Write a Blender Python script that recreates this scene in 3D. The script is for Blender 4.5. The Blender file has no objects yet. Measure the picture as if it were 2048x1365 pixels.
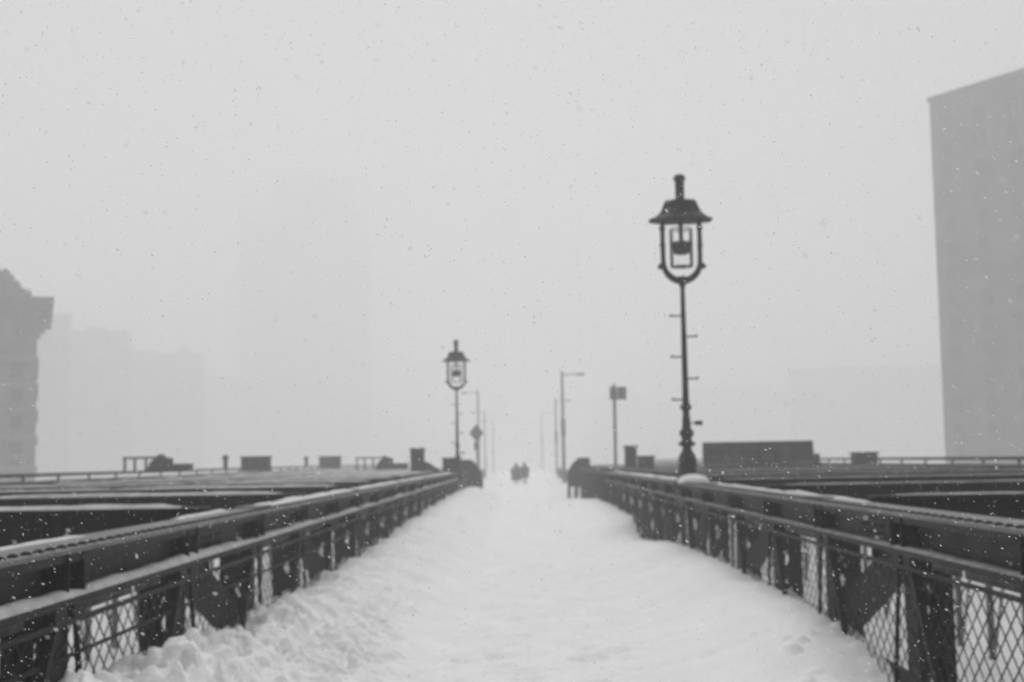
import bpy, bmesh, math, random
from mathutils import Vector, Matrix, noise
random.seed(7)
C = bpy.context.scene.collection
sc = bpy.context.scene
PI = math.pi
R = math.radians

# ------------------------------------------------------------------ camera
HC = 1.9
cam = bpy.data.cameras.new('camera')
cam.sensor_width = 36.0
cam.lens = 2700.0 * 36.0 / 2048.0
cam.clip_start = 0.05
cam.clip_end = 4000
cam.dof.use_dof = True
cam.dof.focus_distance = 2.2
cam.dof.aperture_fstop = 6.3
camo = bpy.data.objects.new('camera', cam)
C.objects.link(camo)
M = Matrix.Rotation(R(0.25017), 4, 'Z') @ Matrix.Rotation(R(90 + 5.05314), 4, 'X') @ Matrix.Rotation(R(-1.0), 4, 'Z')
camo.matrix_world = Matrix.Translation((0, 0, HC)) @ M
sc.camera = camo

# ------------------------------------------------------------------ sky, sun, exposure
SUN_EL, SUN_AZ = 64.0, 0.0          # azimuth 0 = straight ahead (+Y)
world = bpy.data.worlds.new('World')
sc.world = world
world.use_nodes = True
wn, wl = world.node_tree.nodes, world.node_tree.links
bg = wn['Background']
sky = wn.new('ShaderNodeTexSky')
sky.sky_type = 'NISHITA'
sky.sun_disc = False
sky.sun_elevation = R(SUN_EL)
sky.sun_rotation = R(SUN_AZ)
sky.air_density = 1.0
sky.dust_density = 3.0
bw = wn.new('ShaderNodeRGBToBW')
wl.new(sky.outputs[0], bw.inputs[0])
wl.new(bw.outputs[0], bg.inputs[0])
bg.inputs[1].default_value = 0.074
sun = bpy.data.lights.new('sun', 'SUN')
sun.energy = 1.45
sun.angle = R(40)
sun.color = (1, 1, 1)
suno = bpy.data.objects.new('sun', sun)
C.objects.link(suno)
suno.rotation_euler = Vector((-math.sin(R(SUN_AZ)) * math.cos(R(SUN_EL)), -math.cos(R(SUN_AZ)) * math.cos(R(SUN_EL)), -math.sin(R(SUN_EL)))).to_track_quat('-Z', 'Y').to_euler()
sc.view_settings.view_transform = 'Standard'
sc.view_settings.look = 'None'
sc.view_settings.exposure = 0.50
sc.view_settings.gamma = 1.0
sc.render.engine = 'CYCLES'
sc.cycles.use_denoising = True
sc.cycles.volume_bounces = 8
sc.cycles.max_bounces = 12
sc.cycles.diffuse_bounces = 4

HAZE = 0.0042

# ------------------------------------------------------------------ materials
def mat(name, base, rough=0.6, var=0.25, scale=6.0, metal=0.0, spec=0.3, bump=0.0, bscale=40.0, dust=0.0, dscale=5.0):
    m = bpy.data.materials.new(name)
    m.use_nodes = True
    n, l = m.node_tree.nodes, m.node_tree.links
    p = n['Principled BSDF']
    p.inputs['Roughness'].default_value = rough
    p.inputs['Metallic'].default_value = metal
    p.inputs['Specular IOR Level'].default_value = spec
    tc = n.new('ShaderNodeTexCoord')
    nz = n.new('ShaderNodeTexNoise')
    nz.inputs['Scale'].default_value = scale
    nz.inputs['Detail'].default_value = 6
    l.new(tc.outputs['Object'], nz.inputs['Vector'])
    rp = n.new('ShaderNodeValToRGB')
    a, b = base * (1 - var), base * (1 + var)
    rp.color_ramp.elements[0].position = 0.3
    rp.color_ramp.elements[1].position = 0.7
    rp.color_ramp.elements[0].color = (a, a, a, 1)
    rp.color_ramp.elements[1].color = (b, b, b, 1)
    l.new(nz.outputs['Fac'], rp.inputs['Fac'])
    col = rp.outputs['Color']
    if dust > 0:                       # wind-blown snow grains lying on upward faces
        ge = n.new('ShaderNodeNewGeometry')
        sx = n.new('ShaderNodeSeparateXYZ')
        l.new(ge.outputs['True Normal'], sx.inputs[0])
        mr = n.new('ShaderNodeMapRange')
        mr.inputs[1].default_value = 0.55
        mr.inputs[2].default_value = 0.95
        l.new(sx.outputs['Z'], mr.inputs[0])
        n2 = n.new('ShaderNodeTexNoise')
        n2.inputs['Scale'].default_value = dscale
        n2.inputs['Detail'].default_value = 8
        n2.inputs['Roughness'].default_value = 0.7
        l.new(tc.outputs['Object'], n2.inputs['Vector'])
        m2 = n.new('ShaderNodeMapRange')
        m2.inputs[1].default_value = 0.62 - 0.35 * dust
        m2.inputs[2].default_value = 0.80 - 0.25 * dust
        l.new(n2.outputs['Fac'], m2.inputs[0])
        mu = n.new('ShaderNodeMath')
        mu.operation = 'MULTIPLY'
        l.new(mr.outputs[0], mu.inputs[0])
        l.new(m2.outputs[0], mu.inputs[1])
        mu2 = n.new('ShaderNodeMath')
        mu2.operation = 'MULTIPLY'
        mu2.inputs[1].default_value = dust
        l.new(mu.outputs[0], mu2.inputs[0])
        mx = n.new('ShaderNodeMixRGB')
        mx.inputs['Color2'].default_value = (0.7, 0.7, 0.7, 1)
        l.new(mu2.outputs[0], mx.inputs['Fac'])
        l.new(col, mx.inputs['Color1'])
        col = mx.outputs['Color']
    l.new(col, p.inputs['Base Color'])
    if bump > 0:
        bn = n.new('ShaderNodeTexNoise')
        bn.inputs['Scale'].default_value = bscale
        bn.inputs['Detail'].default_value = 5
        l.new(tc.outputs['Object'], bn.inputs['Vector'])
        bp = n.new('ShaderNodeBump')
        bp.inputs['Strength'].default_value = bump
        bp.inputs['Distance'].default_value = 0.02
        l.new(bn.outputs['Fac'], bp.inputs['Height'])
        l.new(bp.outputs['Normal'], p.inputs['Normal'])
    return m

M_SNOW = mat('snow', 0.86, 0.85, 0.04, 1.3, spec=0.15, bump=0.85, bscale=20)
M_SNOWCAP = mat('snow_cap', 0.66, 0.9, 0.12, 7, spec=0.1, bump=0.4, bscale=30)
M_SNOWGREY = mat('grey_snow', 0.30, 0.9, 0.35, 9, spec=0.1, bump=0.5, bscale=30)
M_ROADSNOW = mat('road_snow', 0.62, 0.9, 0.15, 0.6, spec=0.1)
M_IRON = mat('dark_iron', 0.013, 0.6, 0.4, 5, spec=0.25, bump=0.25, bscale=25)
M_PLATE = mat('iron_plate', 0.032, 0.6, 0.4, 2.2, spec=0.2, bump=0.15, bscale=12)
M_FLANGE = mat('riveted_flange', 0.17, 0.6, 0.3, 4, spec=0.3, bump=0.2, bscale=30, dust=0.22, dscale=3.0)
M_LEDGE = mat('ledge_snow', 0.50, 0.9, 0.2, 6, spec=0.1, bump=0.5, bscale=25)
M_FILL = mat('frosted_plate', 0.20, 0.7, 0.5, 5, spec=0.2)
M_ALU = mat('bare_aluminium', 0.34, 0.5, 0.15, 3, spec=0.3)
M_RIVET = mat('rivet_iron', 0.007, 0.8, 0.3, 9)
M_BEAM = mat('beam_iron', 0.007, 0.7, 0.4, 3, spec=0.15)
M_BEAMTOP = mat('dusted_beam', 0.02, 0.7, 0.4, 3, spec=0.15, dust=0.45, dscale=1.5)
M_WIRE = mat('fence_wire', 0.016, 0.6, 0.3, 9, spec=0.2)
M_LAMP = mat('lamp_iron', 0.013, 0.55, 0.3, 8, spec=0.3)
M_POLE = mat('pole_steel', 0.16, 0.55, 0.25, 4, spec=0.3)
M_SIGN = mat('sign_back', 0.06, 0.5, 0.3, 3, spec=0.3)
M_BOX = mat('box_steel', 0.045, 0.6, 0.4, 3, spec=0.2)
M_BRICK = mat('building_wall', 0.16, 0.85, 0.25, 0.25, spec=0.1)
M_STONE = mat('building_stone', 0.20, 0.85, 0.25, 0.3, spec=0.1)
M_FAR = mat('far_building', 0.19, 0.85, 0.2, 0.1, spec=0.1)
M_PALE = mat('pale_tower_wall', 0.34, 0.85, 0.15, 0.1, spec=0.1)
M_FARWIN = mat('far_window', 0.155, 0.4, 0.2, 0.5, spec=0.2)
M_WIN = mat('window_glass', 0.085, 0.3, 0.3, 0.5, spec=0.3)
M_COAT = mat('dark_coat', 0.03, 0.85, 0.3, 12)
M_COAT2 = mat('charcoal_coat', 0.04, 0.85, 0.3, 12)
M_TROUSER = mat('dark_trousers', 0.025, 0.85, 0.3, 12)
M_SKIN = mat('skin', 0.30, 0.6, 0.1, 12)
M_HAIR = mat('hair', 0.02, 0.7, 0.3, 20)
M_GLOBE = mat('lamp_head', 0.05, 0.4, 0.3, 8)

def glass_mat():
    m = bpy.data.materials.new('clear_glass')
    m.use_nodes = True
    n, l = m.node_tree.nodes, m.node_tree.links
    out = n['Material Output']
    tr = n.new('ShaderNodeBsdfTransparent')
    tr.inputs[0].default_value = (0.985, 0.985, 0.985, 1)
    gl = n.new('ShaderNodeBsdfGlossy')
    gl.inputs['Roughness'].default_value = 0.05
    fr = n.new('ShaderNodeFresnel')
    fr.inputs['IOR'].default_value = 1.3
    mx = n.new('ShaderNodeMixShader')
    l.new(fr.outputs[0], mx.inputs[0])
    l.new(tr.outputs[0], mx.inputs[1])
    l.new(gl.outputs[0], mx.inputs[2])
    l.new(mx.outputs[0], out.inputs['Surface'])
    return m
M_GLASS = glass_mat()

# ------------------------------------------------------------------ mesh helpers
class MB:
    def __init__(self):
        self.v, self.f, self.mi, self.sm = [], [], [], []
    def add(self, vs, fs, mi=0, smooth=False):
        o = len(self.v)
        self.v += [tuple(p) for p in vs]
        for f in fs:
            self.f.append([i + o for i in f]); self.mi.append(mi); self.sm.append(smooth)
    def box(self, x0, x1, y0, y1, z0, z1, mi=0):
        x0, x1 = min(x0, x1), max(x0, x1); y0, y1 = min(y0, y1), max(y0, y1); z0, z1 = min(z0, z1), max(z0, z1)
        self.add([(x0,y0,z0),(x1,y0,z0),(x1,y1,z0),(x0,y1,z0),(x0,y0,z1),(x1,y0,z1),(x1,y1,z1),(x0,y1,z1)],
                 [(0,3,2,1),(4,5,6,7),(0,1,5,4),(1,2,6,5),(2,3,7,6),(3,0,4,7)], mi)
    def bar(self, a, b, w, t, up=(1,0,0), mi=0):       # rectangular bar: w across, t along 'up'
        a, b = Vector(a), Vector(b); d = (b - a).normalized(); u = Vector(up)
        u = (u - d * u.dot(d)).normalized(); s = d.cross(u)
        vs = []
        for p in (a, b):
            for i, j in ((-1,-1),(1,-1),(1,1),(-1,1)):
                vs.append(p + s * (w/2*i) + u * (t/2*j))
        self.add(vs, [(3,2,1,0),(4,5,6,7),(0,1,5,4),(1,2,6,5),(2,3,7,6),(3,0,4,7)], mi)
    def tube(self, pts, rad, n=8, mi=0, smooth=True):
        pts = [Vector(p) for p in pts]
        if not hasattr(rad, '__len__'): rad = [rad] * len(pts)
        d0 = (pts[1] - pts[0]).normalized()
        u = d0.orthogonal().normalized()
        vs, fs = [], []
        for i, p in enumerate(pts):
            d = (pts[min(i+1, len(pts)-1)] - pts[max(i-1, 0)]).normalized()
            u = (u - d * u.dot(d)).normalized(); s = d.cross(u)
            for k in range(n):
                a = 2*PI*k/n
                vs.append(p + (u*math.cos(a) + s*math.sin(a)) * rad[i])
        for i in range(len(pts)-1):
            for k in range(n):
                fs.append((i*n+k, i*n+(k+1)%n, (i+1)*n+(k+1)%n, (i+1)*n+k))
        self.add(vs, fs, mi, smooth)
        self.add(vs[:n], [tuple(reversed(range(n)))], mi); self.add(vs[-n:], [tuple(range(n))], mi)
    def lathe(self, prof, cx=0, cy=0, n=16, mi=0, smooth=True, rot=0.0):
        vs, fs = [], []
        for r, z in prof:
            for k in range(n):
                a = 2*PI*k/n + rot
                vs.append((cx + r*math.cos(a), cy + r*math.sin(a), z))
        for i in range(len(prof)-1):
            for k in range(n):
                fs.append((i*n+k, i*n+(k+1)%n, (i+1)*n+(k+1)%n, (i+1)*n+k))
        fs2 = [tuple(reversed(range(n))), tuple(range((len(prof)-1)*n, len(prof)*n))]
        self.add(vs, fs, mi, smooth); self.add(vs, fs2, mi)
    def prism(self, poly, axis, a, b, mi=0):           # polygon extruded along axis from a to b
        def P(p, t):
            if axis == 'x': return (t, p[0], p[1])
            if axis == 'y': return (p[0], t, p[1])
            return (p[0], p[1], t)
        n = len(poly)
        vs = [P(p, a) for p in poly] + [P(p, b) for p in poly]
        fs = [tuple(range(n)), tuple(reversed(range(n, 2*n)))] + [(i, i+n, (i+1)%n+n, (i+1)%n) for i in range(n)]
        self.add(vs, fs, mi)
    def dome(self, c, r, h, n=8, mi=0, sx=1.0):
        prof = [(r, 0), (r*0.85, h*0.55), (r*0.45, h*0.92), (0.001, h)]
        vs, fs = [], []
        for rr, z in prof:
            for k in range(n):
                a = 2*PI*k/n
                vs.append((c[0]+sx*rr*math.cos(a), c[1]+rr*math.sin(a), c[2]+z))
        for i in range(3):
            for k in range(n):
                fs.append((i*n+k, i*n+(k+1)%n, (i+1)*n+(k+1)%n, (i+1)*n+k))
        self.add(vs, fs, mi, True)
    def build(self, name, mats, parent=None, loc=None, bevel=0.0, fix=True):
        me = bpy.data.meshes.new(name)
        me.from_pydata(self.v, [], self.f)
        me.polygons.foreach_set('material_index', self.mi)
        me.polygons.foreach_set('use_smooth', self.sm)
        if not isinstance(mats, (list, tuple)): mats = [mats]
        for m in mats: me.materials.append(m)
        if fix:
            bm = bmesh.new(); bm.from_mesh(me)
            bmesh.ops.recalc_face_normals(bm, faces=bm.faces[:])
            bm.to_mesh(me); bm.free()
        me.update()
        o = bpy.data.objects.new(name, me)
        C.objects.link(o)
        if loc: o.location = loc
        if parent: o.parent = parent
        if bevel > 0:
            b = o.modifiers.new('bevel', 'BEVEL'); b.width = bevel; b.segments = 2; b.limit_method = 'ANGLE'
        return o

def tag(o, label, cat, group=None, kind=None):
    if label: o['label'] = label
    if cat: o['category'] = cat
    if group: o['group'] = group
    if kind: o['kind'] = kind
    return o
def struct(o): o['kind'] = 'structure'; return o
def thing(name, label, cat, loc=(0,0,0), rz=0.0, group=None):
    o = bpy.data.objects.new(name, None); C.objects.link(o)
    o.empty_display_size = 0.3
    o.location = loc; o.rotation_euler = (0, 0, rz)
    return tag(o, label, cat, group)
def copy_part(src, parent, loc=None):
    c = src.copy(); C.objects.link(c); c.parent = parent
    if loc is not None: c.location = loc
    return c
def copy_tree(o, parent=None):
    kids = list(o.children)
    c = o.copy(); C.objects.link(c)
    if parent: c.parent = parent
    for k in kids: copy_tree(k, c)
    return c
def sstep(a, b, t):
    t = max(0.0, min(1.0, (t - a) / (b - a)))
    return t*t*(3 - 2*t)
def lerp_tab(tab, y):
    if y <= tab[0][0]: return tab[0][1]
    for (a, va), (b, vb) in zip(tab, tab[1:]):
        if y <= b:
            t = (y - a) / (b - a); t = t*t*(3-2*t)
            return va + (vb - va) * t
    return tab[-1][1]
def fbm(x, y, z=0.0, o=4):
    return noise.fractal(Vector((x, y, z)), 1.0, 2.0, o)

# ------------------------------------------------------------------ ground, roadways, snowy path
G_Z, ROAD_Z = -14.0, -3.9
m = MB()
m.add([(-420,-60,G_Z),(420,-60,G_Z),(420,1000,G_Z),(-420,1000,G_Z)], [(0,1,2,3)])
struct(m.build('ground', M_ROADSNOW))
for s in (-1, 1):
    m = MB(); m.box(s*3.7, s*13.4, -30, 420, ROAD_Z-0.5, ROAD_Z)
    struct(m.build('roadway', M_ROADSNOW))
m = MB(); m.box(-3.25, 3.6, -6, 66, -0.45, -0.12); m.box(-4.3, 4.42, 66.01, 240, -0.45, -0.12)
struct(m.build('walkway', M_BEAM))

HL = [(4,.66),(7.2,.68),(8.4,.60),(9.5,.50),(11,.40),(12,.38),(14.6,.41),(18.5,.40),(25,.45),(39,.60),(60,.62),(80,.3),(110,.1),(200,.05)]
HR = [(4,-.05),(9.6,-.06),(10.8,.06),(12.3,.30),(14.2,.33),(17.3,.37),(22,.34),(26.5,.24),(31,.0),(33.5,-.05),(37,.36),(44,.42),(52,.34),(66,.0),(200,.0)]
BUMPS = [(-2.40,9.9,.13,.25),(-2.36,10.75,.20,.17),(-2.2,11.7,.2,.08),(-2.1,8.4,.15,.10),(-1.95,9.1,.12,.09),(-2.3,8.9,.14,.12),(-2.35,12.9,.25,.08),
         (-1.7,8.2,.10,.07),(-1.9,7.7,.13,.1),(2.72,10.5,.10,.15),(2.62,9.4,.10,.10),(-2.3,14.2,.25,.07),(2.3,34.5,.5,.18)]
CL = []
_r = random.Random(11)
for i in range(330):
    cy = 6.6 + 7.5*_r.random()**1.3; cx = -2.62 + 1.45*_r.random()**1.25
    CL.append((cx, cy, _r.uniform(.04,.13)*(1.25 if cx < -2.1 else .8), _r.uniform(.35,.75), _r.uniform(-.5,.5)))
for i in range(45):
    CL.append((_r.uniform(2.1,3.0), _r.uniform(7.2,13), _r.uniform(.04,.10), _r.uniform(.3,.7), 0))
for i in range(60):                                       # scuffs and footprints
    CL.append((_r.gauss(.35,.55), _r.uniform(6.2,14), _r.uniform(.08,.15), _r.uniform(-.38,-.16), 0))
def clods(x, y):
    h = 0.0
    if y > 14.4 or y < 6: return h
    for cx, cy, r, k, t in CL:
        dy = y - cy
        if dy > .22 or dy < -.22: continue
        dx = x - cx
        d2 = ((dx + t*dy)**2 + dy*dy*(.7 if k > 0 else .35)) / (r*r)
        if d2 < 1:
            v = k*r*(1-d2)**.6
            if k < 0: h += v
            else: h = max(h, v)
    return h
def path_h(x, y):
    far = 1 / (1 + y * 0.02)
    h = 0.03 * fbm(x*0.5, y*0.25, 3.1) * far
    h += 0.018 * fbm(x*1.9, y*1.1, 7.7)
    tread = math.exp(-((x - 0.15) / 0.9)**2)
    h += -0.03 * tread + 0.020 * tread * fbm(x*5, y*2.6, 1.3, 3)
    wl_ = sstep(-0.75, -2.15, x) if x < 0 else 0
    wl_ = wl_ ** 0.85
    wob = 1 + 0.25 * fbm(y*0.7, 2.2, 0)
    near = sstep(16, 8, y)
    bank = lerp_tab(HL, y) * wl_ * wob
    rough = wl_ * (0.045 + 0.065 * near)
    bank += rough * fbm(x*2.3, y*1.9, 5.5, 5) + rough * 0.55 * abs(fbm(x*6, y*5, 9.0, 4)) + near * wl_ * 0.075 * max(0.0, fbm(x*4.3, y*3.4, 2.0, 2) - 0.05)**0.7
    h += bank
    wr_ = sstep(1.15, 2.75, x) if x > 0 else 0
    hr = lerp_tab(HR, y)
    if 31 < y < 60:
        wr_ = max(wr_, sstep(1.7, 2.35, x)) if x > 0 else 0
    h += hr * wr_ * (1 + 0.12 * fbm(y*0.6, 8.1, 0)) + 0.03 * wr_ * fbm(x*2, y*1.5, 4.4)
    # ridge that stands clear of the near right fence, scooped out against the ironwork
    if x > 0:
        n_ = sstep(14.0, 11.0, y)
        h += n_ * (0.05 * math.exp(-((x - 1.9) / 0.55)**2) - 0.08 * sstep(2.45, 2.85, x))
    h += clods(x, y)
    if x < 0 and wl_ > .15 and y < 60:
        am = sstep(.15, .7, wl_) * (.45 + .55*sstep(20, 12, y)) * sstep(60, 30, y)
        for sc_, a_ in ((5.2, .075), (10.5, .045), (21.0, .02)):
            q = Vector((x*sc_ + .5*fbm(x*3, y*3, 1.0, 2), y*sc_*.8 + .5*fbm(x*3, y*3, 6.0, 2), sc_))
            ds, ps = noise.voronoi(q)
            h += am * a_ * (noise.cell(ps[0]*7.31) - .35) * sstep(0, .22, ds[1]-ds[0])
    if abs(x - .15) < 1.7 and y < 40:
        am = sstep(1.7, .8, abs(x-.15)) * sstep(40, 18, y)
        h += am * (.034*fbm(x*2.6, y*1.7, 3.3, 5) - .075*max(0.0, fbm(x*3.7, y*2.6, 8.8, 2) - .18))
    for bx, by, br, bh in BUMPS:
        d2 = ((x-bx)**2 + ((y-by)*0.8)**2) / (br*br)
        if d2 < 9: h += bh * math.exp(-d2)
    if y > 60: h += 0.04 * fbm(x, y*0.4, 2.0)
    return h
ys = []
y = -4.0
while y < 240:
    ys.append(y)
    y += 0.25 if y < 4 else (0.034 if y < 13 else 0.034 + (y-13)*0.0065)
xs = [-2.72 + (3.07+2.72) * i / 210 for i in range(211)]
m = MB()
nx = len(xs)
wide = lambda y: 1 + .48*sstep(66, 95, y)          # the walkway widens beyond the end piers
vs = [(x*wide(y), y, path_h(x, y)) for y in ys for x in xs]
fs = [(j*nx+i, j*nx+i+1, (j+1)*nx+i+1, (j+1)*nx+i) for j in range(len(ys)-1) for i in range(nx-1)]
m.add(vs, fs, 0, True)
ne = [(x*wide(y), y, -0.3) for y in ys for x in (xs[0]-0.03, xs[-1]+0.03)]
o_ = len(m.v); m.v += ne
for j in range(len(ys)-1):
    m.f += [[j*nx, (j+1)*nx, o_+2*j+2, o_+2*j], [j*nx+nx-1, o_+2*j+1, o_+2*j+3, (j+1)*nx+nx-1]]
    m.mi += [0, 0]; m.sm += [True, True]
struct(m.build('snow_path', M_SNOW, fix=False))

# ------------------------------------------------------------------ snow lying along a ledge
def snow_strip(y0, y1, s0, s1, z, hgt, step=0.12, seed=0.0, gaps=0.0, along='y', side=1, base=0.0):
    """soft ridge of snow along +Y (or X) between s0 and s1, uneven height"""
    m = MB(); n = max(2, int(abs(y1-y0)/step)); k = 6
    vs, fs = [], []
    for i in range(n+1):
        t = y0 + (y1-y0)*i/n
        a = 0.62 + 0.55*fbm(t*0.55, seed, 0.3) + 0.25*fbm(t*2.7, seed, 1.7)
        if gaps: a *= sstep(-0.45, -0.15, fbm(t*gaps, seed+4.0, 2.2))
        a = max(0.04, a)
        end = sstep(0, 0.25, abs(t-y0)) * sstep(0, 0.25, abs(y1-t)); a *= 0.15+0.85*end
        wob = 0.12*fbm(t*1.3, seed+9, 0.0)
        for j in range(k+1):
            u = j/k
            s = s0 + (s1-s0)*(u + (wob*(1-u) if 0 < j < k else 0))
            h = hgt*a*math.sin(PI*min(1, max(0, u)))**0.6 + 0.003*(0 < j < k)
            p = (side*s if along == 'y' else t, t if along == 'y' else s, z + base + h)
            vs.append(p)
    for i in range(n):
        for j in range(k):
            fs.append((i*(k+1)+j, i*(k+1)+j+1, (i+1)*(k+1)+j+1, (i+1)*(k+1)+j))
    m.add(vs, fs, 0, True)
    return m

# ------------------------------------------------------------------ trusses beside the path
BAY = 2.75
Y_START = 7.75
ZT = HC - 0.455                      # top of the riveted chord
def clip_seg(p, d, rect):
    t0, t1 = -1e9, 1e9
    for a in (0, 1):
        lo, hi = rect[a]
        if abs(d[a]) < 1e-9: continue
        ta, tb = (lo-p[a])/d[a], (hi-p[a])/d[a]
        if ta > tb: ta, tb = tb, ta
        t0, t1 = max(t0, ta), min(t1, tb)
    return (t0, t1) if t1 > t0 + 0.02 else None
def truss(side, L, k0, k1, label, snow_low, sd):
    root = thing('bridge_truss', label, 'bridge truss', (0, 0, 0), 0, 'riveted trusses beside the path')
    X = lambda s: side*(L+s)
    ya, yb = Y_START + k0*BAY, Y_START + k1*BAY + 0.25
    m = MB()
    m.box(X(-.06), X(.40), ya, yb, ZT-.025, ZT, 0)                    # top flange
    m.box(X(-.055), X(-.035), ya, yb, ZT-.075, ZT-.0255, 2)            # turned-down lip
    m.box(X(.06), X(.085), ya, yb, ZT-.262, ZT-.027, 1)               # web plate
    m.box(X(.30), X(.325), ya, yb, ZT-.262, ZT-.027, 1)               # outer web
    m.box(X(-.10), X(.34), ya, yb, ZT-.29, ZT-.264, 2)                # bottom flange
    m.box(X(-.105), X(-.085), ya, yb, ZT-.305, ZT-.291, 2)
    y = ya + .08
    while y < yb - .05 and y < 42:
        if y > 4: m.dome((X(.02), y, ZT), .034, .021, 10, 3)
        y += .185
    m.build('top_chord', [M_FLANGE, M_PLATE, M_IRON, M_RIVET], root, fix=False)
    ch = root.children[0]
    # splice cover plates on the flange
    m = MB(); m.box(X(.14), X(.39), -.35, .35, ZT+.003, ZT+.018); cp0 = m.build('cover_plate', M_FLANGE, root, loc=(0, Y_START + k0*BAY + 1.3, 0))
    for k in range(k0+3, k1, 3): copy_part(cp0, root, (0, Y_START + k*BAY + 1.3, 0))
    # lower rail
    m = MB()
    m.box(X(-.03), X(-.012), ya, yb, ZT-.432, ZT-.40)
    m.box(X(-.011), X(.03), ya, yb, ZT-.432, ZT-.42)
    m.build('rail', M_IRON, root)
    m = MB()
    if side < 0: m.tube([(X(.015), ya, ZT-.62), (X(.015), yb, ZT-.62)], .013, 6)
    if side < 0: m.build('fence_rail', M_WIRE, root)
    m = MB()
    m.box(X(-.02), X(.12), ya, yb, -.20, -.02)
    m.build('bottom_chord', M_IRON, root)
    # repeated pieces, built once at the first post and copied
    protos = []
    m = MB()                                                            # angle stiffener with its bolted leg
    m.box(X(-.07), X(.058), 0, .014, ZT-.262, ZT-.03)
    m.box(X(.044), X(.058), -.06, -.0005, ZT-.262, ZT-.03)
    m.box(X(-.0), X(.058), .0145, .03, ZT-.262, ZT-.03)
    for dz in (-.06, -.11, -.16, -.21):
        m.box(X(.034), X(.0438), -.043, -.017, ZT+dz-.013, ZT+dz+.013)
    st0 = m.build('stiffener', M_IRON, root)
    m = MB()                                                            # built-up laced column
    zb, zt = -.4, ZT-.293
    so = .29
    for s in (.03, so):
        m.box(X(s), X(s+.014), -.16, .16, zb, zt)
    for dy in (-.158, .146):
        for s in (.046, so-.062):
            m.box(X(s), X(s+.06), dy, dy+.012, zb, zt)
        z = zb; flip = 0
        while z < zt - .1:
            z2 = min(z+.36, zt)
            a, b = (X(.09), X(so-.04)) if flip == 0 else (X(so-.04), X(.09))
            yy = dy + (.018 if dy > 0 else -.006)
            m.bar((a, yy, z), (b, yy, z2), .055, .008, (0,1,0))
            z = z2; flip ^= 1
        for zz in (zt-.10, zt-.62):
            yy = dy + (.026 if dy > 0 else -.026)
            m.box(X(.05), X(so), yy, yy+.008, zz-.06, zz+.08)
    po0 = m.build('post', M_IRON, root)
    m = MB(); m.box(X(-.035), X(.028), -.10, .10, ZT-.40, ZT-.306); bk0 = m.build('bearing_block', M_IRON, root)
    m = MB(); m.bar((X(.0), 0, ZT-.44), (X(.0), -.72, -.05), .05, .05, (1,0,0)); br0 = m.build('brace', M_WIRE, root)
    m = MB(); m.bar((X(.0), 0, ZT-.44), (X(.0), .25, -.05), .028, .03, (1,0,0)); tr0 = m.build('tie_bar', M_WIRE, root)
    m = MB()
    w, h = .205, .17
    rect = ((.02, BAY-.02), (-.02, ZT-.425))
    for sg in (1, -1):
        n = -20
        while n < 40:
            p = (n*w, 0.0); d = (w, h*sg)
            c = clip_seg(p, d, rect)
            if c:
                a = (p[0]+d[0]*c[0], p[1]+d[1]*c[0]); b = (p[0]+d[0]*c[1], p[1]+d[1]*c[1])
                xo = .0205 if sg > 0 else .0265
                m.bar((X(xo), a[0], a[1]), (X(xo), b[0], b[1]), .012, .005, (1,0,0))
            n += 1
    me0 = m.build('mesh_panel', M_WIRE, root)
    z1, z2 = ZT-.306, -.1
    m = MB(); m.prism([(.10, 1.03), (.95, z1), (BAY-.17, .58), (BAY-.17, .10)], 'x', X(.12), X(.138)); di0 = m.build('diagonal', M_IRON, root)
    m = MB(); m.prism([(-.25, z1), (.95, z1), (.55, z1-.26), (-.10, z1-.30)], 'x', X(.10), X(.118)); gu0 = m.build('gusset_plate', M_IRON, root)
    m = MB(); m.box(X(.05), X(.062), .42, 1.52, ZT-.398, ZT-.308); m.box(X(.05), X(.062), 1.60, 2.25, ZT-.398, ZT-.308); fp0 = m.build('filler_plate', M_FILL, root)
    used = set()
    def put(src, yy):
        if src in used: return copy_part(src, root, (0, yy, 0))
        used.add(src); src.location = (0, yy, 0)
    for k in range(k0, k1+1):
        yk = Y_START + k*BAY
        put(st0, yk-.14); put(st0, yk+.14); put(po0, yk)
        put(bk0, yk-.15); put(bk0, yk+.17)
        put(br0, yk-.18); put(tr0, yk+.20)
        if k < k1:
            put(me0, yk)
            if k % 3 != 1: put(fp0, yk)
            if k % 2: put(di0, yk); put(gu0, yk)
    # lettering stencilled on the web in three short rows
    m = MB()
    for r, zz in enumerate((ZT-.085, ZT-.145, ZT-.205)):
        yy = 11.3
        while yy < 12.0:
            wd = random.uniform(.06, .17)
            m.box(X(.056), X(.0585), yy, min(yy+wd, 12.02), zz-.017, zz+.017)
            yy += wd + random.uniform(.025, .06)
    m.build('lettering', M_RIVET, root)
    # snow
    snow_strip(ya, yb, L-.095, L+.05, ZT-.264, 0.058*snow_low, .11, sd, 0, 'y', side).build('ledge_snow', M_LEDGE if snow_low > .6 else M_SNOWGREY, root)
    return root
tl = truss(-1, 2.6, -4, 17, 'long dark riveted truss railing left of the snowy path, thick snow on its ledge', 1.0, 1.1)
tr = truss(1, 2.95, -4, 14, 'dark riveted truss railing right of the snowy path, thin snow on its ledge', 0.24, 6.3)
for sd_, L_, root, segs in ((-1, 2.6, tl, [(5.2,9.1,.02),(11.6,13.6,.025),(14.9,54.5,.045)]), (1, 2.95, tr, [(12.9,23.9,.035),(26.6,46.2,.05)])):
    for i, (a, b, h) in enumerate(segs):
        snow_strip(a, b, L_+.31 if a < 14 else L_+.16, L_+.395, ZT+.001, h, .12, 3.0*i+sd_, 0, 'y', sd_).build('chord_snow', M_SNOWCAP, root)

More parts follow.
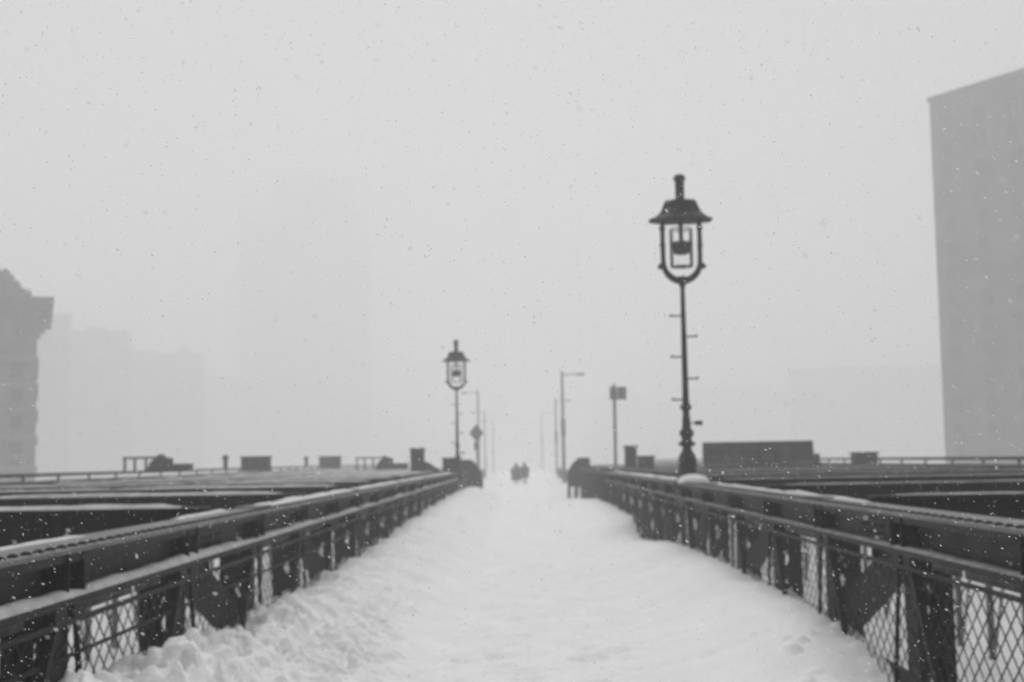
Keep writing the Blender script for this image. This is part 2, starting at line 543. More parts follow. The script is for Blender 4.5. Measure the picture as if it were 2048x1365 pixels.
# ------------------------------------------------------------------ cross beams over the roadways
ORD = ['first', 'second', 'third', 'fourth', 'fifth', 'sixth', 'seventh', 'eighth', 'ninth', 'tenth']
def cross_beam_proto(side, L, snow):
    root = thing('cross_beam', None, 'beam', (0, 0, 0), 0, 'cross beams over the %s roadway' % ('left' if side < 0 else 'right'))
    m = MB()
    xa, xb = side*(L+.42), side*12.2
    zt = HC - 0.40
    m.box(xa, xb, -.16, .16, zt-.025, zt, 1)
    m.box(xa, xb, -.012, .012, zt-.60, zt-.027, 0)
    m.box(xa, xb, -.16, .16, zt-.628, zt-.602, 0)
    x = L+.9
    while x < 12.1:
        for s in (-1, 1):
            m.box(side*x, side*(x+.02), s*.0125, s*.13, zt-.60, zt-.03, 0)
        x += 1.1
    m.build('girder', [M_BEAM, M_BEAMTOP], root)
    return root, xa, xb, zt
for side, L in ((-1, 2.6), (1, 2.95)):
    proto, xa, xb, zt = cross_beam_proto(side, L, side < 0)
    for i in range(16):
        yk = Y_START + (2*i)*BAY - .1
        b = proto if i == 0 else copy_tree(proto)
        b.location = (0, yk, 0)
        sname = 'left' if side < 0 else 'right'
        if side < 0:
            s = snow_strip(xa-.25, xb+.1, -.15, .15, zt+.001, .05 if i < 3 else .010, .1, i*2.7+.4, 0.9 if i == 1 else 0.0, 'x')
            s.build('snow', M_LEDGE, b)
        else:
            s = snow_strip(xa+.25, xb-.1, -.13, .13, zt+.001, .016, .12, i*2.7+8.4, 0.5, 'x')
            s.build('snow', M_SNOWGREY, b)
        if i < 6:
            b['label'] = ('%s cross beam from the camera behind the left truss, thick snow on its top' if side < 0 else '%s cross beam from the camera behind the right truss, thin grey snow on its top') % ORD[i]
        else:
            b['label'] = 'far cross beam over the %s roadway, merging with others in the haze' % sname

# ------------------------------------------------------------------ outer trusses far across the roadways
def outer_truss(side, label):
    root = thing('outer_truss', label, 'bridge truss', (0, 0, 0), 0, 'outer trusses across the roadways')
    X = 13.05*side
    zt = HC - .13
    m = MB(); m.box(X, X+side*.35, 8, 150, zt-.09, zt); m.build('top_chord', M_IRON, root)
    m = MB(); m.box(X-side*.02, X+side*.30, 8, 150, zt-.36, zt-.22); m.build('middle_chord', M_IRON, root)
    m = MB(); m.box(X+side*.05, X+side*.25, 8, 150, ROAD_Z-1.0, ROAD_Z-.501); m.build('lower_chord', M_IRON, root)
    m = MB(); m.box(X+side*.08, X+side*.14, 0, .06, zt-.219, zt-.091); p0 = m.build('stub_post', M_IRON, root)
    m = MB(); m.box(X+side*.05, X+side*.2, 0, .2, ROAD_Z+.001, zt-.361); p1 = m.build('post', M_IRON, root)
    m = MB(); m.bar((X+side*.12, .2, zt-.4), (X+side*.12, 2.7, ROAD_Z+.05), .16, .03, (1,0,0)); p2 = m.build('diagonal', M_IRON, root)
    y = 8.3; first = True
    while y < 148:
        for q in (p0, p1, p2):
            if first: q.location = (0, y, 0)
            else: copy_part(q, root, (0, y, 0))
        first = False; y += 2.75
    snow_strip(8, 150, 13.02, 13.3, zt-.219, .035, .4, side*4.4, .3, 'y', side).build('ledge_snow', M_SNOWGREY, root)
    return root
outer_truss(-1, 'distant outer truss beyond the left roadway, a thin dark line topped by boxes and frames')
outer_truss(1, 'distant outer truss beyond the right roadway, a flat dark line below the big slab building')

# ------------------------------------------------------------------ ornate lamps on the trusses
def ornate_lamp(x, y, z, label):
    root = thing('street_lamp', label, 'street lamp', (x, y, z), 0, 'ornate iron lamps on the trusses')
    k = 1.0
    m = MB()                                                       # base bell and column
    prof = [(.26,-.1),(.26,.03),(.20,.07),(.165,.22),(.18,.40),(.15,.50),(.09,.60),(.085,.66),(.155,.69),(.165,.73),(.10,.77),(.09,.82),(.13,.88),(.135,.94),(.085,1.0),
            (.075,1.12),(.075,1.2),(.062,1.25),(.065,1.33),(.105,1.37),(.105,1.42),(.065,1.47),(.060,1.6),(.042,3.62),(.05,3.66),(.075,3.71),(.05,3.76)]
    m.lathe(prof, n=16); m.build('post', M_LAMP, root)
    m = MB()                                                       # rungs left and right
    for i, zz in enumerate((1.54, 1.93, 2.34, 2.72, 3.11)):
        s = -1 if i % 2 == 0 else 1
        m = MB()
        m.tube([(0,0,zz),(s*.24,0,zz)], .016, 6); m.tube([(s*.235,0,zz-.015),(s*.235,0,zz+.03)], .022, 6)
        m.build('rung', M_LAMP, root)
    m = MB(); m.tube([(.05,0,1.10),(.20,0,1.10)], .012, 6); m.box(.16,.30,-.02,.02,1.06,1.14); m.build('bracket_tag', M_LAMP, root)
    m = MB()                                                       # U-shaped lantern frame
    pts = []
    for i in range(21):
        a = PI + PI*i/20
        pts.append((.345*math.cos(a), 0, 4.130 + .36*math.sin(a)))
    pts = [(-.345,0,4.940),(-.35,0,4.610)] + pts + [(.35,0,4.610),(.345,0,4.940)]
    rr = [.042,.044] + [.046 + .022*math.sin(PI*i/20) for i in range(21)] + [.044,.042]
    m.tube(pts, rr, 8)
    for s in (-1, 1):
        for zz, r in ((4.770,.062),(4.450,.058),(4.080,.066)):
            m.lathe([(.01,zz-.05),(r,zz-.02),(r,zz+.02),(.01,zz+.05)], cx=s*.352, n=8)
        m.lathe([(.01,3.990),(.06,4.020),(.05,4.070),(.01,4.110)], cx=s*.40, n=8)
    m.lathe([(.055,3.710),(.11,3.780),(.13,3.830),(.05,3.860)], n=10)
    m.build('lantern_frame', M_LAMP, root)
    m = MB()                                                       # flared roof
    m.lathe([(.30,4.910),(.625,4.900),(.64,4.935),(.54,4.970),(.43,5.050),(.37,5.150),(.325,5.260),(.30,5.300),(.12,5.320),(.02,5.320)], n=8, smooth=False, rot=PI/8)
    m.v = [(p[0], p[1]*.62, p[2]) for p in m.v]
    rf = m.build('roof', M_LAMP, root)
    m = MB()
    m.lathe([(.085,5.310),(.088,5.670),(.115,5.700),(.115,5.740),(.09,5.780),(.05,5.800),(.01,5.805)], n=14)
    m.build('finial', M_LAMP, rf)
    m = MB(); m.tube([(0,0,4.920),(0,0,4.490)], .04, 8); m.build('stem', M_LAMP, root)
    m = MB(); m.lathe([(.19,4.350),(.195,4.410),(.195,4.500),(.06,4.530)], n=16); m.lathe([(.10,4.270),(.17,4.310),(.185,4.348)], n=12); m.build('lamp_head', M_GLOBE, root)
    m = MB(); m.lathe([(.205,4.050),(.206,4.370),(.206,4.750)], n=24); m.build('glass_globe', M_GLASS, root)
    m = MB()
    for zz in (4.040, 4.750):
        ring = [(.208*math.cos(2*PI*i/24), .208*math.sin(2*PI*i/24), zz) for i in range(25)]
        m.tube(ring, .010, 6)
    for s in (-1, 1): m.tube([(s*.208,0,4.040),(s*.208,0,4.750)], .008, 6)
    m.build('globe_rim', M_LAMP, root)
    return root
lamp = ornate_lamp(3.11, 25.2, ZT-.01, 'tall ornate iron street lamp rising large from the right truss')
lamp2 = copy_tree(lamp); lamp2.location = (-2.58, 56.0, ZT-.10)
lamp2['label'] = 'smaller looking ornate iron street lamp farther away above the left truss'
m = MB(); vs = []
for i in range(9):
    for j in range(24):
        a = 2*PI*j/24; u = i/8
        r = .34*math.sin(u*PI/2)*(1+.08*math.sin(3*a+1))
        m.v.append((r*math.cos(a)*.85, r*math.sin(a), .15*math.cos(u*PI/2)+.0)); 
for i in range(8):
    for j in range(24):
        m.f.append([i*24+j, (i+1)*24+j, (i+1)*24+(j+1)%24, i*24+(j+1)%24]); m.mi.append(0); m.sm.append(True)
o = m.build('snow_mound', M_SNOW); o.location = (3.14, 24.75, ZT+.002)
tag(o, 'rounded white mound of snow heaped at the foot of the right ornate lamp', 'snow mound')

# ------------------------------------------------------------------ plain road lights, fading with distance
def road_light(x, y, top, side, arm, label, box=True):
    zb = ROAD_Z if abs(x) > 3.7 else -.3
    root = thing('road_light', label, 'street light', (x, y, zb), 0, 'plain road lights fading into the haze')
    H = top - zb
    m = MB(); m.tube([(0,0,0),(0,0,H)], [.17,.095], 10); m.lathe([(.09,H),(.10,H+.03),(.02,H+.06)], n=10); m.build('pole', M_POLE, root)
    m = MB(); m.tube([(0,0,H-.28),(side*arm*.5,0,H-.22),(side*arm*.75,0,H-.22)], [.05,.045,.04], 8); m.build('arm', M_POLE, root)
    m = MB()
    vs = [(side*arm*(.55+.45*i/6), .17*w_, H-.24+dz) for i, w_ in enumerate((.3,.7,1,1,1,.8,.4)) for dz in (0,)]
    pts = [(side*arm*(.6+.45*i/6), 0, H-.24) for i in range(7)]
    m.tube(pts, [.04,.075,.10,.115,.11,.085,.03], 10); m.build('lamp_housing', M_POLE, root)
    if box:
        m = MB(); m.box(-.19,.19,-.25,-.05,.42*top-zb,.57*top-zb); m.build('control_box', M_POLE, root)
    return root
road_light(3.55, 110, 9.05, 1, 1.8, 'tallest plain road light right of centre, its arm pointing right')
road_light(-4.55, 150, 9.7, -1, 1.8, 'plain road light behind the left ornate lamp, its arm pointing left')
road_light(4.46, 165, 9.3, 1, 1.9, 'fainter plain road light just left of the tallest right one')
road_light(4.5, 270, 11.5, 1, 2.3, 'palest plain road light, nearest the two walkers on their right')
road_light(-5.0, 195, 9.1, -1, 2.0, 'faint road light close behind the diamond sign pole', False)
road_light(-5.2, 265, 9.9, -1, 2.2, 'very faint road light between diamond sign and walkers', False)

# ------------------------------------------------------------------ signs
root = thing('sign_post', 'slim sign post with two small square panels behind the right truss', 'sign', (3.12, 44.5, -.6))
m = MB(); m.tube([(0,0,0),(.03,0,4.80)], [.065,.055], 10); m.lathe([(.06,4.80),(.05,4.88),(.02,4.98)], cx=.03, n=8); m.build('pole', M_ALU, root)
m = MB(); m.box(-.13,.11,-.09,-.066,4.43,4.86); m.build('panel', M_ALU, root, bevel=.008)
m = MB(); m.box(.125,.42,-.075,-.05,4.43,4.85); m.build('panel', M_ALU, root, bevel=.008)
m = MB(); m.box(.02,.40,-.049,-.03,4.60,4.66); m.build('bracket', M_POLE, root)

root = thing('diamond_sign', 'grey diamond warning sign with small plaque, on the pole behind the left lamp', 'sign', (-3.12, 97.7, 3.3))
m = MB(); d = .52
m.tube([(.03,.09,-3.5),(.03,.09,1.0)], .06, 8); m.build('pole', M_POLE, root)
m = MB()
m.prism([(0,1.25-.0),(d,.62),(0,-.02),(-d,.62)], 'y', -.02, .02); m.build('panel', M_SIGN, root)
m = MB(); m.box(-.17,.13,-.02,.02,-.62,-.03); m.build('plaque', M_SIGN, root, bevel=.01)
for zz in (.4, -.4):
    m = MB(); m.box(-.05,.2,.021,.14,zz,zz+.1); m.build('bracket', M_POLE, root)

def gantry(x, y, z, w, label, h=.62):
    root = thing('sign_gantry', label, 'gantry', (x, y, z), 0, 'open sign frames on the left')
    u0 = None
    for px in (0, .2, .42):
        if u0 is None:
            m = MB(); m.box(0, .07, -.05, .05, 0, h); u0 = m.build('upright', M_BOX, root)
        else: copy_part(u0, root, (w*px*.75, 0, 0))
    m = MB(); m.box(-.03, w*.62, -.06, .06, h+.001, h+.08); m.build('crossbar', M_BOX, root)
    m = MB(); m.prism([(w*.36,-.02),(w*.42,.35),(w*.50,h+.03),(w*.55,h+.17),(w*.60,h+.05),(w*.70,h+.02),(w*.70,-.02)], 'y', -.3, .35); m.build('machine_housing', M_BOX, root, bevel=.02)
    m = MB(); m.box(w*.705, w, -.35, .35, -.02, h*.58); m.build('cabinet', M_BOX, root, bevel=.02)
    return root
gantry(-14.2, 48.5, HC-.18, 2.42, 'open sign frame and cabinet far left, standing on the outer truss', .46)
gantry(-8.7, 72.0, HC-.40, 2.75, 'open sign frame and cabinet farther off, between pale box and dark tower', .62)

def box_thing(name, x0, x1, y, z0, z1, label, mt=M_BOX, cat='box', top=True, dep=.5, group=None):
    root = thing(name, label, cat, ((x0+x1)/2, y, z0), 0, group)
    w = (x1-x0)/2; h = z1-z0
    m = MB(); m.box(-w, w, 0, dep, 0, h); m.build('body', mt, root, bevel=.015)
    m = MB(); m.box(-w-.05, w+.05, -.05, dep+.05, h+.001, h+.07); m.build('lid', mt, root, bevel=.01)
    for px in (-w*.5, w*.5):
        m = MB(); m.box(px-.03, px+.03, -.03, -.001, h*.05, h*.95); m.build('rib', mt, root)
    return root
g = 'boxes on the outer bridge structure'
box_thing('equipment_box', -13.2, -11.85, 64, HC-.30, 2.24, 'wide dark equipment box on the left skyline, right of the far left frame', group=g)
box_thing('equipment_box', -13.35, -11.95, 90, HC-.30, 2.32, 'paler equipment box on the left skyline, left of the second frame', group=g)
box_thing('equipment_box', 12.55, 13.45, 51, HC-.42, 1.92, 'small dark equipment box right of the long overhead panel', group=g)
box_thing('equipment_box', 4.46, 5.05, 51, HC-.40, 1.92, 'low dark equipment box beside the foot of the right ornate lamp', group=g)
box_thing('equipment_box', 4.2, 4.66, 54, HC-.40, 2.34, 'upright dark equipment box between sign post and right ornate lamp', group=g)
root = box_thing('signal_tower', -4.45, -3.9, 55, HC-.40, 2.38, 'dark stubby tower near the left ornate lamp', cat='tower')
m = MB(); m.prism([(.30,0),(.30,.42),(.50,.34),(.80,.12),(.95,0)], 'y', .05, .45); m.build('sloping_cover', M_BOX, root)
for px in (-.18, .15):
    m = MB(); m.tube([(px,.2,.85),(px,.2,1.0)], .04, 6); m.build('stub', M_BOX, root)
root = thing('overhead_sign', 'long dark back of an overhead road sign beside the right ornate lamp', 'sign', (6.25, 46.2, HC-.40))
m = MB(); m.box(0, 3.75, 0, .22, .16, .90); m.build('panel', M_SIGN, root, bevel=.02)
m = MB(); m.box(-.02, 3.98, -.12, .30, -.02, .15); m.build('base_beam', M_BOX, root)
m = MB(); m.box(3.752, 3.96, .0, .2, .151, .45); m.build('end_box', M_BOX, root)
for i in range(7):
    m = MB(); x = .15 + i*.57; m.box(x, x+.07, -.07, -.001, .16, .89); m.build('stiffener', M_BOX, root)
m = MB(); m.box(.0, 3.75, -.10, -.071, .50, .57); m.build('crossbar', M_BOX, root)
root['label'] = 'long dark back of an overhead road sign beside the right ornate lamp'
for x, y, lab in ((-13.05, 60, 'short knob post between the far left frame and wide box'), (-13.1, 83, 'short knob post on the left skyline between the two boxes')):
    root = thing('knob_post', lab, 'post', (x, y, HC-.13), 0, 'short posts on the left outer truss')
    m = MB(); m.tube([(0,0,0),(0,0,.38)], .10, 8); m.build('shaft', M_BOX, root)
    m = MB(); m.lathe([(.02,.36),(.16,.42),(.15,.52),(.02,.60)], n=10); m.build('knob', M_BOX, root)

# ------------------------------------------------------------------ end piers and the far railings
def pier(side, x, y, label):
    root = thing('railing_pier', label, 'pier', (x, y, 0), 0, 'curved end piers of the trusses')
    prof = [(side*.50,.55),(side*.50,1.98),(side*-.02,1.98),(side*-.22,1.86),(side*-.42,1.62),(side*-.58,1.30),(side*-.62,.90),(side*-.62,.55)]
    m = MB(); m.prism(prof, 'y', -.25, .25); m.build('plate', M_IRON, root, bevel=.02)
    for px in (-.56, .1, .42):
        m = MB(); m.box(side*px-.07, side*px+.07, -.2, .2, -.1, .549); m.build('leg', M_IRON, root)
    return root
pier(1, 2.95, 67, 'dark pier with curved shoulder where the right truss ends')
pier(-1, -2.45, 66, 'dark pier with curved shoulder where the left truss ends')
root = thing('lamp_pedestal', 'square dark pedestal under the left ornate lamp', 'pedestal', (-2.82, 56.0, 0))
m = MB(); m.box(-.36,.36,-.4,.4,ZT-.05,2.0); m.build('block', M_IRON, root, bevel=.02)
m = MB(); m.box(-.40,.40,-.44,.44,2.001,2.06); m.build('cap', M_IRON, root, bevel=.015)
lamp2.location.z = 1.14
# second, plainer run of railing on either side
def far_rail(side, pts, h, label):
    root = thing('far_railing', label, 'railing', (0, 0, 0), 0, 'plainer railings beyond the trusses')
    m = MB()
    for a, b in zip(pts, pts[1:]):
        m.bar((a[0],a[1],h), (b[0],b[1],h), .12, .12, (0,0,1))
    m.build('top_rail', M_IRON, root)
    m = MB()
    for a, b in zip(pts, pts[1:]):
        m.bar((a[0]+.075,a[1],h*.45), (b[0]+.075,b[1],h*.45), .02, h*.8, (0,0,1))
    m.build('panel', M_IRON, root)
    p0 = None
    for a, b in zip(pts, pts[1:]):
        d = math.hypot(b[0]-a[0], b[1]-a[1]); n = max(1, int(d/1.4))
        for i in range(n):
            t = i/n; x = a[0]+(b[0]-a[0])*t; y = a[1]+(b[1]-a[1])*t
            if p0 is None:
                m = MB(); m.box(-.06, .06, -.06, .06, -.1, h-.061); p0 = m.build('post', M_IRON, root, loc=(x, y, 0))
            else: copy_part(p0, root, (x, y, 0))
    return root
far_rail(1, [(3.05,47),(3.0,66.5)], ZT-.05, 'plain lower railing behind the truss, between the right truss end and its pier')
far_rail(1, [(2.75,67.6),(4.0,95),(4.2,150)], .95, 'faint railing beyond the right pier, fading into haze')
far_rail(-1, [(-2.6,66.6),(-3.75,95),(-3.9,150)], .95, 'faint railing beyond the left pier, fading into haze')
far_rail(-1, [(-2.65,56.5),(-2.6,65.7)], ZT-.1, 'short plain railing between the left lamp and its curved pier')

# ------------------------------------------------------------------ two people walking away
def person(x, y, z, h, label, coat, stride, bag=False, wide=1.0, hem=.3):
    root = thing('person', label, 'person', (x, y, z), 0, 'two walkers side by side')
    s = h/1.75
    V = {'pel':(0,0,.95),'sp':(0,.02,1.15),'ch':(0,.03,1.36),'nk':(0,.05,1.50),'hd0':(0,.07,1.58),'hd':(0,.08,1.66),'hd1':(0,.07,1.74),
         'shl':(-.19,.03,1.42),'ell':(-.27,.0,1.16),'wrl':(-.27,.10,.94),'hnl':(-.265,.13,.86),
         'shr':(.19,.03,1.42),'elr':(.27,.04,1.16),'wrr':(.27,.16,.96),'hnr':(.265,.19,.88),
         'hil':(-.10,0,.90),'knl':(-.11,.05+stride*.18,.50),'anl':(-.11,stride*.10-.02,.09),'tol':(-.115,stride*.10+.16,.04),
         'hir':(.10,0,.90),'knr':(.11,.05-stride*.1,.50),'anr':(.11,-stride*.22,.10),'tor':(.115,-stride*.22+.17,.04)}
    Rr = {'pel':.15*wide,'sp':.145*wide,'ch':.15*wide,'nk':.06,'hd0':.075,'hd':.098,'hd1':.07,'shl':.075,'ell':.058,'wrl':.042,'hnl':.042,'shr':.075,'elr':.058,'wrr':.042,'hnr':.042,
          'hil':.10,'knl':.072,'anl':.052,'tol':.045,'hir':.10,'knr':.072,'anr':.052,'tor':.045}
    E_ = [('pel','sp'),('sp','ch'),('ch','nk'),('nk','hd0'),('hd0','hd'),('hd','hd1'),('ch','shl'),('shl','ell'),('ell','wrl'),('wrl','hnl'),('ch','shr'),('shr','elr'),('elr','wrr'),('wrr','hnr'),
          ('pel','hil'),('hil','knl'),('knl','anl'),('anl','tol'),('pel','hir'),('hir','knr'),('knr','anr'),('anr','tor')]
    ks = list(V)
    me = bpy.data.meshes.new('body'); me.from_pydata([tuple(c*s for c in V[k]) for k in ks], [(ks.index(a), ks.index(b)) for a, b in E_], [])
    o = bpy.data.objects.new('body', me); C.objects.link(o); o.parent = root
    o.modifiers.new('skin', 'SKIN'); 
    if not me.skin_vertices:
        bpy.context.view_layer.objects.active = o
    sv = me.skin_vertices[0].data
    for i, k in enumerate(ks): sv[i].radius = (Rr[k]*s, Rr[k]*s)
    sv[0].use_root = True
    o.modifiers.new('subdiv', 'SUBSURF').render_levels = 2
    me.materials.append(M_TROUSER)
    m = MB()                                                        # knee-length coat with sleeves
    n = 18; vs = []
    prof = [(.29*wide,hem,.20),(.285*wide,hem*.5+.42,.19),(.265*wide,.90,.18),(.25*wide,1.12,.175),(.265*wide,1.34,.175),(.22*wide,1.45,.15),(.11,1.52,.10)]
    for rx_, zz, ry_ in prof:
        for k in range(n):
            a = 2*PI*k/n
            vs.append((rx_*s*math.cos(a), (.03+ry_*math.sin(a))*s, zz*s))
    fs = [(i*n+k, i*n+(k+1)%n, (i+1)*n+(k+1)%n, (i+1)*n+k) for i in range(len(prof)-1) for k in range(n)]
    m.add(vs, fs, 0, True)
    for sd in (-1, 1):
        dy = 0 if sd < 0 else .05
        m.tube([(sd*.20*s,.03*s,1.43*s),(sd*.28*wide*s,(.0+dy)*s,1.17*s),(sd*.285*wide*s,(.09+dy)*s,.95*s)], [.085*s*wide,.075*s,.06*s], 10)
    m.build('coat', coat, root)
    m = MB()
    vs = []
    m.lathe([(.06,1.50*s),(.115,1.56*s),(.135,1.66*s),(.115,1.75*s),(.06,1.80*s),(.005,1.81*s)], cy=.05, n=14)
    m.build('hood', coat, root)
    for sd in (-1, 1):                                              # gloved hands: palm, four curled fingers, thumb
        m = MB(); hx, hy, hz = sd*.275*wide*s, (.13 + (0 if sd < 0 else .05))*s, .90*s
        m.tube([(hx,hy-.01,hz+.03),(hx,hy,hz),(hx,hy+.01,hz-.05)], [.03,.042,.036], 8)
        for f in range(4):
            fy = hy - .025 + .018*f; ln = (.055,.065,.062,.048)[f]
            m.tube([(hx,fy,hz-.045),(hx-sd*.012,fy+.002,hz-.045-ln*.6),(hx-sd*.035,fy+.004,hz-.05-ln*.85)], [.010,.009,.007], 6)
        m.tube([(hx,hy+.035,hz),(hx-sd*.01,hy+.06,hz-.03),(hx-sd*.02,hy+.065,hz-.06)], [.012,.010,.008], 6)
        m.build('glove', M_TROUSER, root)
    if bag:
        m = MB(); m.lathe([(.05,.95*s),(.16,1.0*s),(.175,1.2*s),(.15,1.40*s),(.06,1.45*s)], cy=-.19, n=12); m.build('backpack', M_COAT2, root)
    return root
person(-.32, 109, path_h(-.4,109)-.02, 1.66, 'left walker in a long dark hooded coat, seen from behind in the haze', M_COAT, .4, True, 1.5, .36)
person(.34, 109.3, path_h(.38,109.3)-.04, 1.72, 'right walker in a dark hooded coat, seen from behind in the haze', M_COAT2, .9, False, 1.25, .55)

# ------------------------------------------------------------------ buildings in the fog
def facade(root, origin, du, w, h, cols, rows, z0, wall_t, win_w, win_h, mt=M_WIN, depth=.25):
    """window parts standing in shallow frames along a wall direction du"""
    du = Vector(du).normalized(); nrm = Vector((du.y, -du.x, 0))
    m = MB()
    hw, hh = win_w/2, win_h/2
    first = None
    for r in range(rows):
        for c in range(cols):
            u = w*(c+.5)/cols; z = z0 + (h-z0)*(r+.5)/rows
            p = Vector(origin) + du*u + Vector((0,0,z))
            if first is None:
                m = MB(); a = du*hw
                for (s0, s1, t0, t1) in ((-hw,hw,-hh,hh),):
                    vs = []
                    for nn in (.02, .10):
                        vs += [du*s0+nrm*nn+Vector((0,0,t0)), du*s1+nrm*nn+Vector((0,0,t0)), du*s1+nrm*nn+Vector((0,0,t1)), du*s0+nrm*nn+Vector((0,0,t1))]
                    m.add(vs, [(0,1,2,3),(4,5,6,7),(0,1,5,4),(1,2,6,5),(2,3,7,6),(3,0,4,7)])
                first = m.build('window', mt, root, loc=p)
            else:
                copy_part(first, root, p)

root = thing('slab_building', 'tall plain slab building in the fog at the right edge', 'building', (47.0*1.3, 195, G_Z), 0)
a = R(30.7); d1 = Vector((math.sin(a), -math.cos(a), 0)); d2 = Vector((math.cos(a), math.sin(a), 0))
def obl(m, o, e1, e2, l1, l2, z0, z1, mi=0):
    b = [Vector(o), Vector(o)+e1*l1, Vector(o)+e1*l1+e2*l2, Vector(o)+e2*l2]
    vs = [(p.x,p.y,z0) for p in b] + [(p.x,p.y,z1) for p in b]
    m.add(vs, [(0,3,2,1),(4,5,6,7),(0,1,5,4),(1,2,6,5),(2,3,7,6),(3,0,4,7)], mi)
HB = 1.9 + 39.5*1.3 - G_Z
m = MB(); obl(m, (0,0,0), d1, d2, 82, 38, 0, HB); m.build('wall', M_BRICK, root)
m = MB(); obl(m, -d1*.25-d2*.25, d1, d2, 82.5, 38.5, HB+.002, HB+.7); m.build('parapet', M_BRICK, root)
facade(root, (-d2*.0), d1, 82, HB-2, 14, 16, 6, 0, 2.0, 2.2)
m = MB(); obl(m, d1*17+d2*3, d1, d2, 2.5, 4, HB+.7, HB+2.6); m.build('roof_housing', M_BRICK, root)

root = thing('ornate_building', 'ornate stone building with a jutting cornice at the left edge', 'building', (-43.0*1.25, 150, G_Z), R(19.7))
K = 1.25
H0 = 1.9 + 13.7*K - G_Z
m = MB(); m.box(-50, 0, 0, 30, 0, H0); m.build('wall', M_STONE, root)
m = MB()
for z0_, z1_, ov in ((.002,.7,.4),(.701,1.3,1.0),(1.301,1.9,1.75)):
    m.box(-50, ov, -ov, 30, H0+z0_, H0+z1_)
m.build('cornice', M_STONE, root)
for dz in (4.3, 6.6, 8.9, 11.3, 14):
    zz = H0 - dz*K
    m = MB(); m.box(-50, .22, -.25, 30, zz, zz+.48); lg = m.build('ledge', M_STONE, root)
    m = MB(); m.box(-50, .20, -.24, 30, zz+.482, zz+.68); m.build('ledge_snow', M_SNOWGREY, lg)
m = MB()
m.box(-50,-1.2,.2,20,H0+1.91,H0+3.0); m.box(-50,-2.5,.4,20,H0+3.001,H0+4.5); m.box(-50,-4.9,.6,20,H0+4.501,H0+5.9)
m.build('attic', M_STONE, root)
for x, zz, r, hh in ((-.9,1.91,.35,1.2),(-2.2,3.001,.5,1.1),(-3.4,4.501,.6,.9),(-4.3,4.501,.5,1.1),(-6.0,5.901,.75,1.2)):
    m = MB(); m.lathe([(r*.9,H0+zz),(r,H0+zz+hh*.3),(r*.75,H0+zz+hh*.6),(r*.5,H0+zz+hh*.8),(.03,H0+zz+hh)], cx=x, cy=1.3, n=8); m.build('ornament', M_STONE, root)
facade(root, (-19.5,0,0), (1,0,0), 19, H0-4.5, 6, 9, 3, 0, 1.3, 2.0)

def plain_building(x0, x1, y, ztop, label, mt=M_FAR, dep=40, steps=(), cols=6, rows=8):
    f = 1.72 if y < 600 else 1.12
    x0, x1, y, ztop = x0*f, x1*f, y*f, 1.9 + (ztop-1.9)*f
    steps = [(a_*f, b_*f, c_*f) for a_, b_, c_ in steps]
    root = thing('hazy_building', label, 'building', (x0, y, G_Z), math.atan2(-(x0+x1)/2, y), 'hazy buildings behind the bridge')
    h = ztop - G_Z; w = x1-x0
    m = MB(); m.box(0, w, 0, dep, 0, h); m.build('wall', mt, root)
    m = MB(); m.box(-.3, w+.3, -.3, dep+.3, h+.002, h+.9); m.build('parapet', mt, root)
    for sx0, sx1, sh in steps:
        m = MB(); m.box(sx0, sx1, 4, dep-4, h+.902, h+sh); m.build('upper_storey', mt, root)
    facade(root, (0,0,0), (1,0,0), w, h-1, cols, rows, 4, 0, w/cols*.45, (h-5)/rows*.5, M_FARWIN if mt is M_FAR else M_PALE)
    return root
plain_building(-95.5, -87.0, 260, 31.5, 'hazy narrow block directly right of the ornate left building', cols=3, rows=8)
plain_building(-101.0, -86.8, 300, 32.2, 'hazy stepped block on the left, second from the ornate building', steps=((4,9,1.6),), cols=5, rows=7)
plain_building(-96.5, -78.0, 332, 29.5, 'hazy broad block on the left, below and left of the faint tower', steps=((0,7,1.4),(12,15,2.0)), cols=6, rows=6)
plain_building(-101, -68.5, 425, 29.5, 'very faint low block at the foot of the tallest foggy tower', cols=7, rows=5)
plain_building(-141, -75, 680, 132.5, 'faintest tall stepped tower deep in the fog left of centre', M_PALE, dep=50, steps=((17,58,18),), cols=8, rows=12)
plain_building(77, 120, 385, 26.0, 'hazy wide block behind the bridge left of the slab building', cols=8, rows=5)
plain_building(26, 99, 490, 24.5, 'faint low block between the sign post and the overhead sign', steps=((30,60,2.5),), cols=10, rows=5)

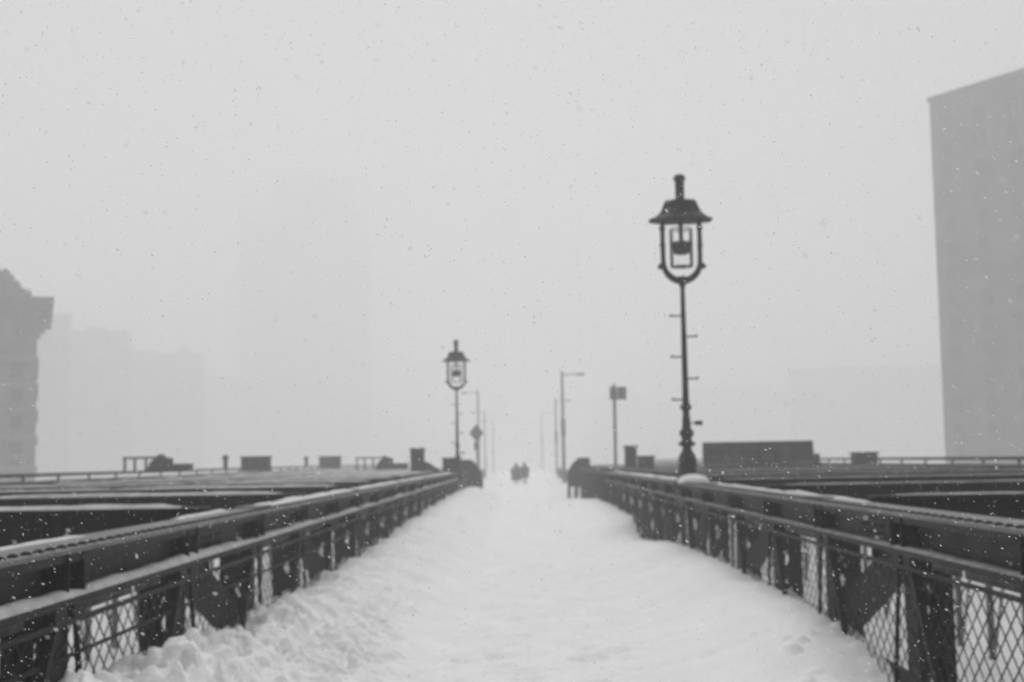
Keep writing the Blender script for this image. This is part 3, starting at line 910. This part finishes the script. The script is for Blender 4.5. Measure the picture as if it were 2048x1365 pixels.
# ------------------------------------------------------------------ falling snow and the hazy air
def flake_mat():
    fm = bpy.data.materials.new('snowflake'); fm.use_nodes = True
    n, l = fm.node_tree.nodes, fm.node_tree.links
    n.remove(n['Principled BSDF'])
    d = n.new('ShaderNodeBsdfDiffuse'); d.inputs[0].default_value = (.95,.95,.95,1)
    t = n.new('ShaderNodeBsdfTranslucent'); t.inputs[0].default_value = (.95,.95,.95,1)
    x = n.new('ShaderNodeMixShader'); x.inputs[0].default_value = .5
    l.new(d.outputs[0], x.inputs[1]); l.new(t.outputs[0], x.inputs[2]); tp = n.new('ShaderNodeBsdfTransparent'); y_ = n.new('ShaderNodeMixShader'); y_.inputs[0].default_value = .35
    l.new(x.outputs[0], y_.inputs[1]); l.new(tp.outputs[0], y_.inputs[2]); l.new(y_.outputs[0], n['Material Output'].inputs['Surface'])
    return fm
rs = random.Random(3)
m = MB()
def flake(c, r):
    ax = Vector((0.75+rs.uniform(-.35,.35), rs.uniform(-.6,.6), -0.55+rs.uniform(-.35,.35))).normalized()
    u = ax.orthogonal().normalized(); w = ax.cross(u)
    e = rs.uniform(1.0, 2.1)
    g = lambda: rs.uniform(.5, 1)
    q = [c+ax*r*e, c+ax*r*.3+u*r*g(), c-ax*r*.4+u*r*g(), c-ax*r*e, c-ax*r*.3-u*r*g(), c+ax*r*.4-u*r*g(),
         c+ax*r*.3+w*r*g(), c-ax*r*.4+w*r*g(), c-ax*r*.3-w*r*g(), c+ax*r*.4-w*r*g()]
    m.add(q, [(0,1,2,3,4,5), (0,6,7,3,8,9)])
for n_, y0_, y1_, xw, z0_, z1_ in ((22000, .9, 3.6, 1.7, .9, 3.5), (30000, 3.6, 10.0, 3.0, .3, 4.6)):
    for i in range(n_):
        c = Vector((rs.uniform(-xw, xw), rs.uniform(y0_, y1_), rs.uniform(z0_, z1_)))
        r = 0.00065 + 0.0013*rs.random()**1.8
        if rs.random() < .02: r *= 1.5
        flake(c, r)
        if rs.random() < .15:
            flake(c + Vector((rs.uniform(-2,2)*r, rs.uniform(-2,2)*r, rs.uniform(-2,2)*r)), r*.8)
o = m.build('falling_snow', flake_mat(), fix=False)
tag(o, 'small snowflakes blowing through the air', None, None, 'stuff')

hz = bpy.data.materials.new('haze'); hz.use_nodes = True
hn, hl = hz.node_tree.nodes, hz.node_tree.links
hn.remove(hn['Principled BSDF'])
pv = hn.new('ShaderNodeVolumePrincipled')
pv.inputs['Color'].default_value = (1, 1, 1, 1)
pv.inputs['Density'].default_value = HAZE
pv.inputs['Anisotropy'].default_value = 0.25
hl.new(pv.outputs[0], hn['Material Output'].inputs['Volume'])
m = MB(); m.box(-430, 430, -70, 1010, G_Z-1, 175)
o = m.build('haze', hz)
tag(o, 'snowy white haze filling the air', None, None, 'stuff')
